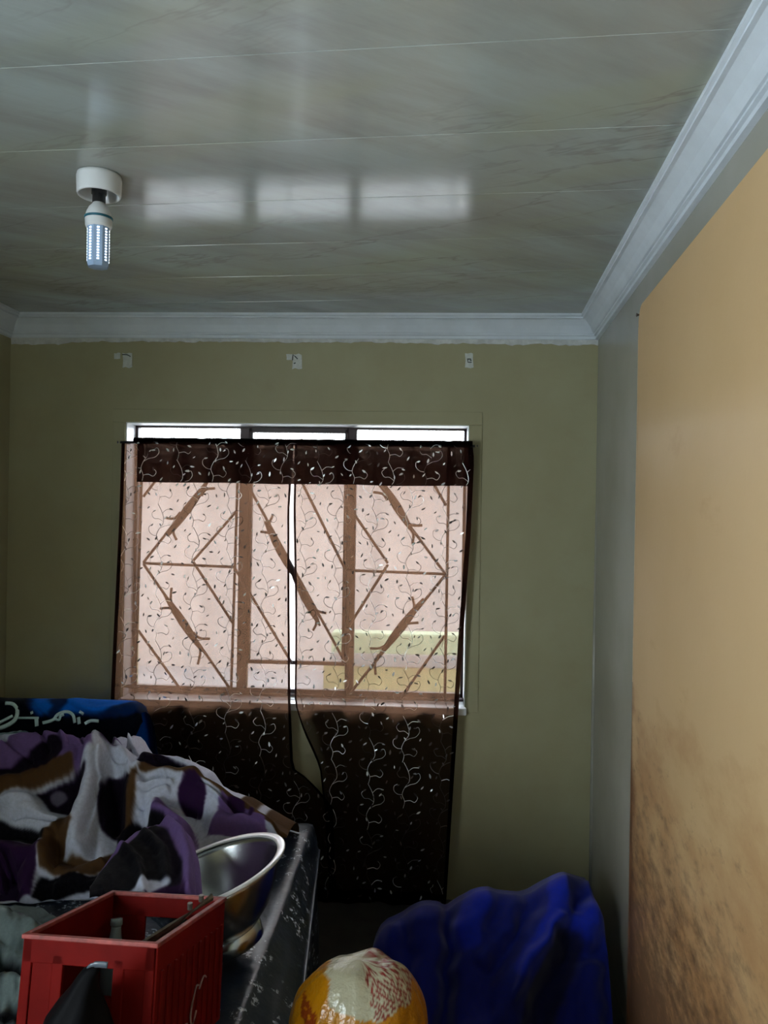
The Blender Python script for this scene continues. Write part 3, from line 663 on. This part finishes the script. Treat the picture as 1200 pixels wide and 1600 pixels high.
CREASE = [(S6(P), w_, h_) for P, w_, h_ in [([(30, 250), (140, 330)], 7, -.012), ([(180, 215), (230, 300)], 7, -.012), ([(270, 215), (300, 300)], 6, .012), ([(340, 240), (390, 320)], 6, -.010), ([(20, 500), (140, 480)], 8, .014), ([(60, 540), (240, 575)], 7, -.014),
          ([(425, 400), (385, 540), (350, 640)], 5, -.014), ([(450, 330), (425, 420)], 5, .012), ([(610, 400), (700, 395)], 6, -.012), ([(600, 440), (720, 420)], 5, .012), ([(700, 480), (850, 520)], 8, -.014), ([(840, 440), (960, 510)], 6, .012),
          ([(50, 720), (90, 880)], 9, -.018), ([(0, 740), (20, 860)], 9, .018), ([(240, 660), (235, 760)], 8, -.012), ([(440, 280), (530, 330)], 6, -.012), ([(660, 310), (790, 365)], 6, -.014)]]
def cloth_thing(name, label, cat, bm, mat):
    c = Vector((0, 0, 0)); n_ = len(bm.verts)
    xs = [v.co.x for v in bm.verts]; ys = [v.co.y for v in bm.verts]; zs = [v.co.z for v in bm.verts]
    loc = Vector(((min(xs) + max(xs)) / 2, (min(ys) + max(ys)) / 2, min(zs)))
    bmesh.ops.translate(bm, verts=bm.verts, vec=-loc)
    o = link(name, bm, mat, None, True); o.location = loc; return tag(o, label, cat)
fb = cloth_thing('fleece_blanket', 'rumpled white fleece blanket with big purple dots and tan swirls heaped on the bed', 'blanket',
            relief((2.80, .87), (2.26, BZT), heap_top, heap_bot, -112, 447, 330, 190, folds + CREASE, paint, WHT, (.006, 22), gain=1.75), M_FLEECE)
# corner of the same blanket drooping over the rim of the basin
dt_ = [(140, 1372), (165, 1338), (185, 1310), (215, 1286), (245, 1276), (265, 1276), (284, 1288), (296, 1306), (302, 1330), (305, 1360), (307, 1396)]; db_ = [(140, 1394), (178, 1393), (250, 1398), (280, 1399), (307, 1400)]
bm = relief((2.40, .772), (1.865, .760), dt_, db_, 140, 306.5, 90, 70, [([(262, 1280), (285, 1305), (294, 1350), (292, 1390)], 14, .022), ([(225, 1300), (255, 1330), (262, 1370)], 12, .012), ([(190, 1320), (215, 1350), (225, 1395)], 12, .014)],
            [('p', [(130, 1380), (240, 1280), (262, 1298), (280, 1340), (284, 1380), (262, 1392), (200, 1400), (130, 1420)], INK), ('p', [(240, 1290), (262, 1300), (283, 1345), (284, 1378), (270, 1382), (262, 1340)], DPU), ('p', [(190, 1400), (262, 1385), (284, 1378), (290, 1400), (260, 1425), (180, 1430)], PUR), ('p', [(198, 1392), (226, 1375), (268, 1376), (262, 1384), (224, 1396)], WHT)], LIL, (.003, 14), .03, .70, .06, 6, 3)
bmesh.ops.translate(bm, verts=bm.verts, vec=-Vector(fb.location)); link('draped_corner', bm, M_FLEECE, fb, True)
# blue lettered fleece behind it
bt = [(-130, 1082), (0, 1090), (15, 1090), (60, 1091), (120, 1091), (170, 1093), (205, 1095), (216, 1100), (221, 1116)]
bb = [(-130, 1180), (0, 1180), (60, 1190), (170, 1185), (205, 1160), (221, 1124)]
NV, BL, MB = (.010, .032, .085), (.060, .42, .86), (.025, .15, .34)
bpaint = [('p', [(-130, 1080), (225, 1080), (225, 1110), (180, 1122), (60, 1118), (-130, 1124)], MB), ('p', [(45, 1084), (170, 1084), (205, 1096), (170, 1112), (130, 1117), (60, 1118)], BL), ('p', [(-130, 1080), (30, 1080), (45, 1096), (60, 1122), (-130, 1126)], NV), ('s', ([(83, 1090), (100, 1100), (88, 1118)], 7), MB)]
bfold = [([(-130, 1100), (60, 1103), (210, 1106)], 22, .03), ([(50, 1096), (66, 1118)], 8, -.014), ([(110, 1094), (140, 1108), (190, 1110)], 9, .016), ([(-130, 1150), (150, 1150)], 26, -.02)]
bo = cloth_thing('blue_blanket', 'folded blue fleece blanket with pale script lettering at the back of the bed', 'blanket',
                 relief((3.02, .97), (2.92, .70), bt, bb, -112, 220, 130, 46, bfold, bpaint, NV, (.004, 12), .045, BZT + .008, .20), M_TOWEL)
S2 = lambda P: [(u / 4.8, 1080 + v / 4.8) for u, v in P]
pt_, pb_ = Vector((0, 3.02, .97)), Vector((0, 2.92, .70)); nn_ = Vector((1, 0, 0)).cross((pt_ - pb_).normalized()); nn_ = -nn_ if nn_.y > 0 else nn_
def letter(P, wd):
    bm = bmesh.new(); pts = [onP(x, y, pb_ + nn_ * .032, nn_) for x, y in S2(P)]
    if len(pts) > 2: pts = cat_rom(pts, 5)
    tube(bm, pts, wd, 6, flat=.35); bmesh.ops.translate(bm, verts=bm.verts, vec=-bo.location); link('lettering', bm, M_LETTER, bo, True)
for P, wd in (([(40, 92), (100, 100), (130, 150), (112, 215), (50, 258), (-30, 285)], .0085), ([(-10, 238), (50, 208), (95, 185)], .006), ([(135, 200), (290, 200)], .0045), ([(236, 152), (240, 170)], .006), ([(272, 195), (276, 262)], .008),
              ([(320, 238), (370, 226), (405, 210), (430, 178), (480, 155), (520, 158), (550, 185), (560, 238)], .0065), ([(400, 205), (440, 215), (455, 185), (480, 175)], .0055), ([(596, 152), (626, 172)], .006), ([(588, 195), (594, 246)], .007), ([(636, 244), (680, 222), (740, 224)], .0065)): letter(P, wd)
# pale striped sheet between them and another on the near part of the bed
ct_ = [(-130, 1132), (0, 1138), (30, 1134), (42, 1140), (60, 1150), (80, 1160), (86, 1168)]; cb_ = [(-130, 1215), (0, 1205), (40, 1195), (86, 1182)]
TEA, PAL = (.25, .34, .36), (.55, .63, .64)
cloth_thing('striped_sheet', 'crumpled pale sheet with grey-green stripes wedged below the blue blanket', 'sheet',
            relief((2.86, .90), (2.72, .80), ct_, cb_, -112, 85, 70, 40, [([(-130, 1160 + k * 12), (0, 1158 + k * 11), (50, 1140 + k * 14)], 6, .012) for k in range(5)],
                   [('s', ([(-130, 1166 + k * 13), (0, 1162 + k * 12), (50, 1142 + k * 15)], 3), TEA) for k in range(5)], PAL, (.004, 9), .03, BZT + .01, .1), M_SHEET)
st_ = [(-160, 1425), (0, 1415), (40, 1418), (70, 1440), (95, 1470), (110, 1520), (120, 1560)]; sb_ = [(-160, 1720), (0, 1700), (60, 1690), (120, 1640)]
cloth_thing('floral_sheet', 'rumpled grey-green floral sheet on the bed left of the red crate', 'sheet',
            relief((2.02, .60), (1.50, .56), st_, sb_, -160, 118, 90, 70, [([(-160, 1450), (0, 1440), (60, 1470)], 30, .03), ([(0, 1500), (30, 1520)], 20, -.03), ([(-100, 1560), (20, 1545), (60, 1580)], 26, .03)],
                   [('e', (random.uniform(-60, 110), random.uniform(1425, 1600), random.uniform(3, 8), random.uniform(2, 5), random.uniform(0, 90)), random.choice([(.10, .13, .12), (.70, .76, .74), (.22, .20, .12), (.14, .19, .2)])) for _ in range(60)] + [('e', (10, 1510, 28, 14, 10), INK), ('e', (35, 1440, 9, 6, 0), GRY), ('e', (15, 1535, 8, 7, 0), (.25, .2, .1)), ('e', (-40, 1480, 20, 9, 0), GRY), ('e', (10, 1590, 40, 10, 0), INK)], (.42, .47, .47), (.009, 14), .03, BZT + .008, .1), M_SHEET)

# ------------------------------------------------------------------ steel basin leaning on the blanket
bas = thing('steel_basin', 'wide stainless steel basin with rolled rim leaning against the purple blanket', 'basin', (-.425, 2.02, .54))
Mb = Matrix.Translation((-.495, 1.987, .597)) @ Matrix.Rotation(-.307, 4, 'Y') @ Matrix.Scale(1.138, 4)
bm = bmesh.new(); lathe(bm, [(0, .012), (.058, .010), (.075, .014), (.105, .040), (.135, .085), (.156, .128), (.160, .140), (.162, .140), (.159, .127), (.138, .084), (.108, .038), (.078, .010), (.070, .006), (0, .005)], 64, Mb); part('bowl', bm, M_INOX, bas, True)
bm = bmesh.new(); lathe(bm, [(.159, .137), (.176, .139), (.178, .142), (.176, .1455), (.163, .1445), (.158, .142)], 64, Mb); part('rim', bm, plain('polished_rim', (.75, .77, .80), .3, metal=.55, var=.03), bas, True)
bm = bmesh.new(); lathe(bm, [(.072, .008), (.076, .006), (.076, -.028), (.073, -.030), (.069, -.028), (.069, .006)], 48, Mb); part('foot_ring', bm, M_INOX, bas, True)

# ------------------------------------------------------------------ red bottle crate
CW, CDp, CH = .281, .327, .25
Mc = Matrix.Translation((-.616, 1.63, .82)) @ Matrix.Rotation(-.151, 4, 'Z') @ Matrix.Rotation(-.212, 4, 'X') @ Matrix.Rotation(-.057, 4, 'Y')
crate = thing('bottle_crate', 'worn red plastic bottle crate with ribbed sides standing on the bed', 'crate', Mc @ Vector((0, 0, -CH)))
W2, D2, tk = CW / 2, CDp / 2, .009
def cpart(name, boxes, mat=M_CRATE, parent=None, label=None, bev=.002):
    bm = bmesh.new()
    for lo_, hi_ in boxes: box(bm, lo_, hi_, Mc, bev)
    return part(name, bm, mat, crate, label=label)
for s, nm in ((-1, 'front_panel'), (1, 'rear_panel')):
    y0, y1 = (s * D2 - tk / 2, s * D2 + tk / 2)
    fx = [(-W2, -W2 + .020), (W2 - .020, W2)]
    B_ = [((-W2, y0, -.048), (W2, y1, 0)), ((-W2, y0, -CH), (W2, y1, -.19))] + [((a, y0, -CH), (b, y1, 0)) for a, b in fx]
    B_ += [((-.075, y0, -.19), (-.052, y1, -.03)), ((.055, y0, -.19), (.078, y1, -.03)), ((-.075, y0 + .003, -.19), (-.12, y1 - .003, -.04)), ((.075, y0 + .003, -.19), (.125, y1 - .003, -.04)), ((-.055, y0 + .003, -.19), (.06, y1 - .003, -.10))]
    cpart(nm, [(tuple(min(a[i], b[i]) for i in range(3)), tuple(max(a[i], b[i]) for i in range(3))) for a, b in B_])
for s in (-1, 1):
    x0, x1 = s * W2 - tk / 2, s * W2 + tk / 2
    cpart('side_panel', [((x0, -D2, -CH), (x1, D2, 0))])
    for k in range(11):
        y = -D2 + .018 + k * (CDp - .036) / 10
        cpart('rib', [((s * W2 + (.003 if s > 0 else -.009), y - .005, -CH + .01), (s * W2 + (.009 if s > 0 else -.003), y + .005, -.05))])
cpart('bottom', [((-W2, -D2, -CH), (W2, D2, -CH + .010))])
cpart('top_lip', [((-W2 - .006, -D2 - .006, -.006), (W2 + .006, -D2 + .006, .003)), ((-W2 - .006, D2 - .006, -.006), (W2 + .006, D2 + .006, .003)), ((-W2 - .006, -D2, -.006), (-W2 + .006, D2, .003)), ((W2 - .006, -D2, -.006), (W2 + .006, D2, .003))], plain('scuffed_red_lip', (.30, .05, .04), .5, var=.4, scale=40))
cpart('divider', [((-W2 + .005, -.004, -CH + .01), (W2 - .005, .004, -.16)), ((-.004, -D2 + .005, -CH + .01), (.004, D2 - .005, -.16))])
# faded white script on the right side ("C..." strokes running up along the side)
def cscript(P):
    bm = bmesh.new(); pts = cat_rom([Mc @ Vector((W2 + .0096, y * .75 - .01, -.188 + (z + .165) * .7 + (y + .02) * .35)) for y, z in P], 6); tube(bm, pts, .0019, 5); part('lettering', bm, M_SCRIPT, crate, label='faded white script lettering')
for P in ([(.045, -.120), (.030, -.110), (.012, -.128), (.000, -.160), (.006, -.190), (.022, -.196), (.036, -.180)], [(-.020, -.165), (-.034, -.158), (-.042, -.178), (-.032, -.192), (-.020, -.180), (-.022, -.166)], [(-.052, -.165), (-.070, -.160), (-.078, -.182), (-.062, -.196), (-.050, -.184)], [(-.090, -.168), (-.104, -.164), (-.112, -.186), (-.098, -.197), (-.088, -.182), (-.092, -.2)], [(.05, -.135), (.075, -.122), (.095, -.140)]): cscript(P)
# contents
bt_ = thing('glass_bottle', 'empty clear glass bottle standing inside the red crate', 'bottle', Mc @ Vector((-.098, .112, -CH + .012)))
Mbo = Mc @ Matrix.Translation((-.098, .112, -CH + .012))
bm = bmesh.new(); lathe(bm, [(0, 0), (.027, 0), (.029, .006), (.029, .09), (.026, .115), (.015, .150), (.0115, .175), (.0115, .190), (0, .190)], 24, Mbo); part('body', bm, M_BOTTLE, bt_, True)
bm = bmesh.new(); lathe(bm, [(0, .196), (.013, .196), (.014, .190), (.014, .183), (.0115, .180)], 24, Mbo); part('neck_ring', bm, M_BOTTLE, bt_, True)
rd = thing('metal_strip', 'dull grey metal strip lying along the right rim inside the red crate', 'metal strip', Mc @ Vector((.09, 0, -.03)))
bm = bmesh.new(); tube(bm, [Mc @ Vector(p) for p in ((.045, -.13, -.045), (.085, .0, -.022), (.128, .125, .012))], [.010, .011, .009], 8, flat=.5); part('strip', bm, M_GMETAL, rd)
for y, z in ((.06, 0.008), (.095, .016)):
    bm = bmesh.new(); c = Mc @ Vector((.105 + (y - .06) * .3, y, z - .006)); tube(bm, [c, c + Vector((0, 0, .014))], .006, 8); part('bolt', bm, M_GMETAL, rd)
# black plastic bag peaking in front of the crate
bb_ = thing('black_bag', 'black plastic bag with a pointed twisted top in front of the red crate', 'bag', onZ(115, 1650, .6))
bm = bmesh.new(); nk = 28; YK = 1.355; rings = []
for py, xl, xr, dp in ((1508, 141, 153, .006), (1514, 130, 156, .012), (1524, 122, 152, .018), (1545, 108, 150, .03), (1570, 88, 156, .05), (1600, 66, 166, .07), (1650, 40, 184, .09), (1720, 20, 200, .09), (1815, 10, 215, .08)):
    a, b = onY(xl, py, YK), onY(xr, py, YK); c = (a + b) / 2; rx = (b - a).length / 2
    rings.append([bm.verts.new(c + Vector((rx * math.cos(2 * math.pi * k / nk), dp * math.sin(2 * math.pi * k / nk), 0)) * (1 + .10 * math.sin(5 * 2 * math.pi * k / nk + py * .02) * sstep(1500, 1560, py))) for k in range(nk)])
for a, b in zip(rings, rings[1:]):
    for k in range(nk): bm.faces.new((a[k], a[(k + 1) % nk], b[(k + 1) % nk], b[k]))
bm.faces.new(rings[0]); bm.faces.new(rings[-1][::-1]); bmesh.ops.recalc_face_normals(bm, faces=bm.faces); part('film', bm, M_BLACKBAG, bb_, True)
bm = bmesh.new(); tube(bm, cat_rom([onY(x, y, YK - .004) for x, y in ((136, 1518), (142, 1509), (154, 1507), (168, 1508))], 5), [.004] * 8 + [.006] * 8, 8, flat=.5); part('twisted_top', bm, plain('highlight_film', (.10, .12, .15), .25, var=.2), bb_, True)  # paler bluish film paints the highlight on the bag's peak

# ------------------------------------------------------------------ yellow bag and blue bag on the floor
yb = thing('yellow_bag', 'stuffed yellow plastic bag with a white and red printed top, beside the bed', 'bag', (-.130, 1.74, 0))
bm = bmesh.new(); cl = bm.loops.layers.color.new('print'); nu, nv = 220, 150; g = []; cols = {}
for j in range(nv + 1):
    t = j / nv; row = []
    for i in range(nu):
        a = 2 * math.pi * i / nu
        zz = .685 * t
        if t < .74: r = .128 + .030 * sstep(0, .6, t)
        else:
            q = (t - .74) / .26; r = .158 * max(0, (1 - q ** 2.6)) ** .5
        wv_ = 1 + .05 * mnoise.noise((math.cos(a) * 2.2, math.sin(a) * 2.2, t * 5)) + .03 * mnoise.noise((math.cos(a) * 6, math.sin(a) * 6, t * 9))
        x, y = r * math.cos(a) * wv_, r * .78 * math.sin(a) * wv_
        zz += .014 * mnoise.noise((x * 16, y * 16, 4)) * sstep(.7, 1, t) + .012 * x / .16 * sstep(.6, 1, t)
        v = bm.verts.new((x, y, zz)); row.append(v)
        c = (.66, .43, .022)
        wob = .014 * mnoise.noise((x * 28, y * 28, 2)); left = -.072 + .5 * max(0, .66 - zz); low = .612 + .25 * abs(x - .01) * (x < .01) + .10 * max(0, x - .02)
        if y < .07 and x > left + wob and x < .118 and zz > low + wob:
            c = (.66, .64, .54)
            if x > .012 + .35 * (.685 - zz) + wob and math.sin((zz + x * .55 + y * .4) * 640) > -.35 and mnoise.noise((x * 230, zz * 90, y * 90)) > -.22: c = (.48, .13, .10)
        elif -.125 < x < -.085 and .575 < zz + .4 * (x + .1) < .612 and mnoise.noise((x * 120, zz * 260, 1)) > -.3: c = (.46, .17, .03)
        cols[v] = c
    g.append(row)
for j in range(nv):
    for i in range(nu): bm.faces.new((g[j][i], g[j][(i + 1) % nu], g[j + 1][(i + 1) % nu], g[j + 1][i]))
bm.faces.new(g[0][::-1]); bmesh.ops.remove_doubles(bm, verts=g[-1], dist=1e-5)
for f in bm.faces:
    for l in f.loops: l[cl] = (*cols.get(l.vert, (.6, .36, .03)), 1)
link('film', bm, M_YELLOW, yb, True)

lt = [(580, 1480), (584, 1466), (592, 1450), (606, 1438), (640, 1420), (660, 1413), (700, 1410), (722, 1399), (738, 1392), (765, 1390), (800, 1396), (830, 1388), (856, 1376), (880, 1369), (910, 1366), (922, 1368), (928, 1385), (936, 1412), (944, 1432), (949, 1460), (953, 1500), (957, 1560), (961, 1640), (963, 1700)]
lb = [(580, 1486), (600, 1640), (640, 1720), (962, 1760), (963, 1760)]
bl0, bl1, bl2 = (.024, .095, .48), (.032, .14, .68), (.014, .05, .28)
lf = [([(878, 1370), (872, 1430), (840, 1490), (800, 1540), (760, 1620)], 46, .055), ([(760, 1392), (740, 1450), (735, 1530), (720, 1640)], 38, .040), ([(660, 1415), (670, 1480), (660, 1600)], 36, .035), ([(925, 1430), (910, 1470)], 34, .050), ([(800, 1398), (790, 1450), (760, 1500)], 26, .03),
      ([(905, 1375), (900, 1420)], 20, -.02), ([(885, 1480), (850, 1560), (830, 1680)], 40, -.05), ([(700, 1412), (702, 1500), (690, 1640)], 20, -.03), ([(800, 1560), (830, 1500), (870, 1440)], 12, .02), ([(920, 1520), (930, 1640)], 30, .03), ([(610, 1450), (625, 1560)], 24, .02)]
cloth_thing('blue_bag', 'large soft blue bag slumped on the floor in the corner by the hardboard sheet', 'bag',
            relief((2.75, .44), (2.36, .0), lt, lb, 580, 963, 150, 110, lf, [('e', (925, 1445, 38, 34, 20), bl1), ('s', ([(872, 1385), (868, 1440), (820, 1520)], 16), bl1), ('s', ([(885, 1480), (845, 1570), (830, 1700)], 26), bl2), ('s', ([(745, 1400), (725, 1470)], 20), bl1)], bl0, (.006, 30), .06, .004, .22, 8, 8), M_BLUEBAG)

# ------------------------------------------------------------------ outside the window
bm = bmesh.new(); box(bm, (-14, YB + WT, -.5), (14, 30, -.3)); struct(link('ground_outside', bm, M_YARD))
nh = thing('neighbour_house', 'pale pinkish rendered house with a grey roof seen through the window', 'house', (-2, 10.4, -.3))
bm = bmesh.new(); box(bm, (-9, 9.6, -.3), (8, 12, 2.30)); part('wall', bm, M_HOUSE, nh)
bm = bmesh.new(); P = [(-9.2, 9.2, 2.25), (8.2, 9.3, 2.28), (8.2, 12.2, 2.6), (-9.2, 12.2, 2.6)]
A = [bm.verts.new(p) for p in P]; B = [bm.verts.new((p[0], p[1], p[2] + .08)) for p in P]; bm.faces.new(A); bm.faces.new(B[::-1])
for k in range(4): bm.faces.new((A[k], B[k], B[(k + 1) % 4], A[(k + 1) % 4]))
bmesh.ops.recalc_face_normals(bm, faces=bm.faces); part('roof', bm, M_ROOF, nh)
gw = thing('garden_wall', 'low green and yellow garden wall outside, behind the right half of the window', 'garden wall', (.8, 5.1, -.3))
bm = bmesh.new(); x0 = onY(505, 1050, 5.0).x; z1, z2, z3 = onY(620, 990, 5.0).z, onY(620, 1040, 5.0).z, onY(620, 1022, 5.0).z
box(bm, (x0, 5.0, -.3), (3.2, 5.14, z2), bev=.01); part('lower_course', bm, M_GRASS, gw)
bm = bmesh.new(); box(bm, (x0 + .05, 5.0, z2), (3.2, 5.14, z1), bev=.015); part('upper_course', bm, M_KERB, gw)
bm = bmesh.new(); box(bm, (x0 + .04, 4.985, z2 - .01), (3.2, 5.15, z3), bev=.008); part('string_course', bm, M_YARD, gw)
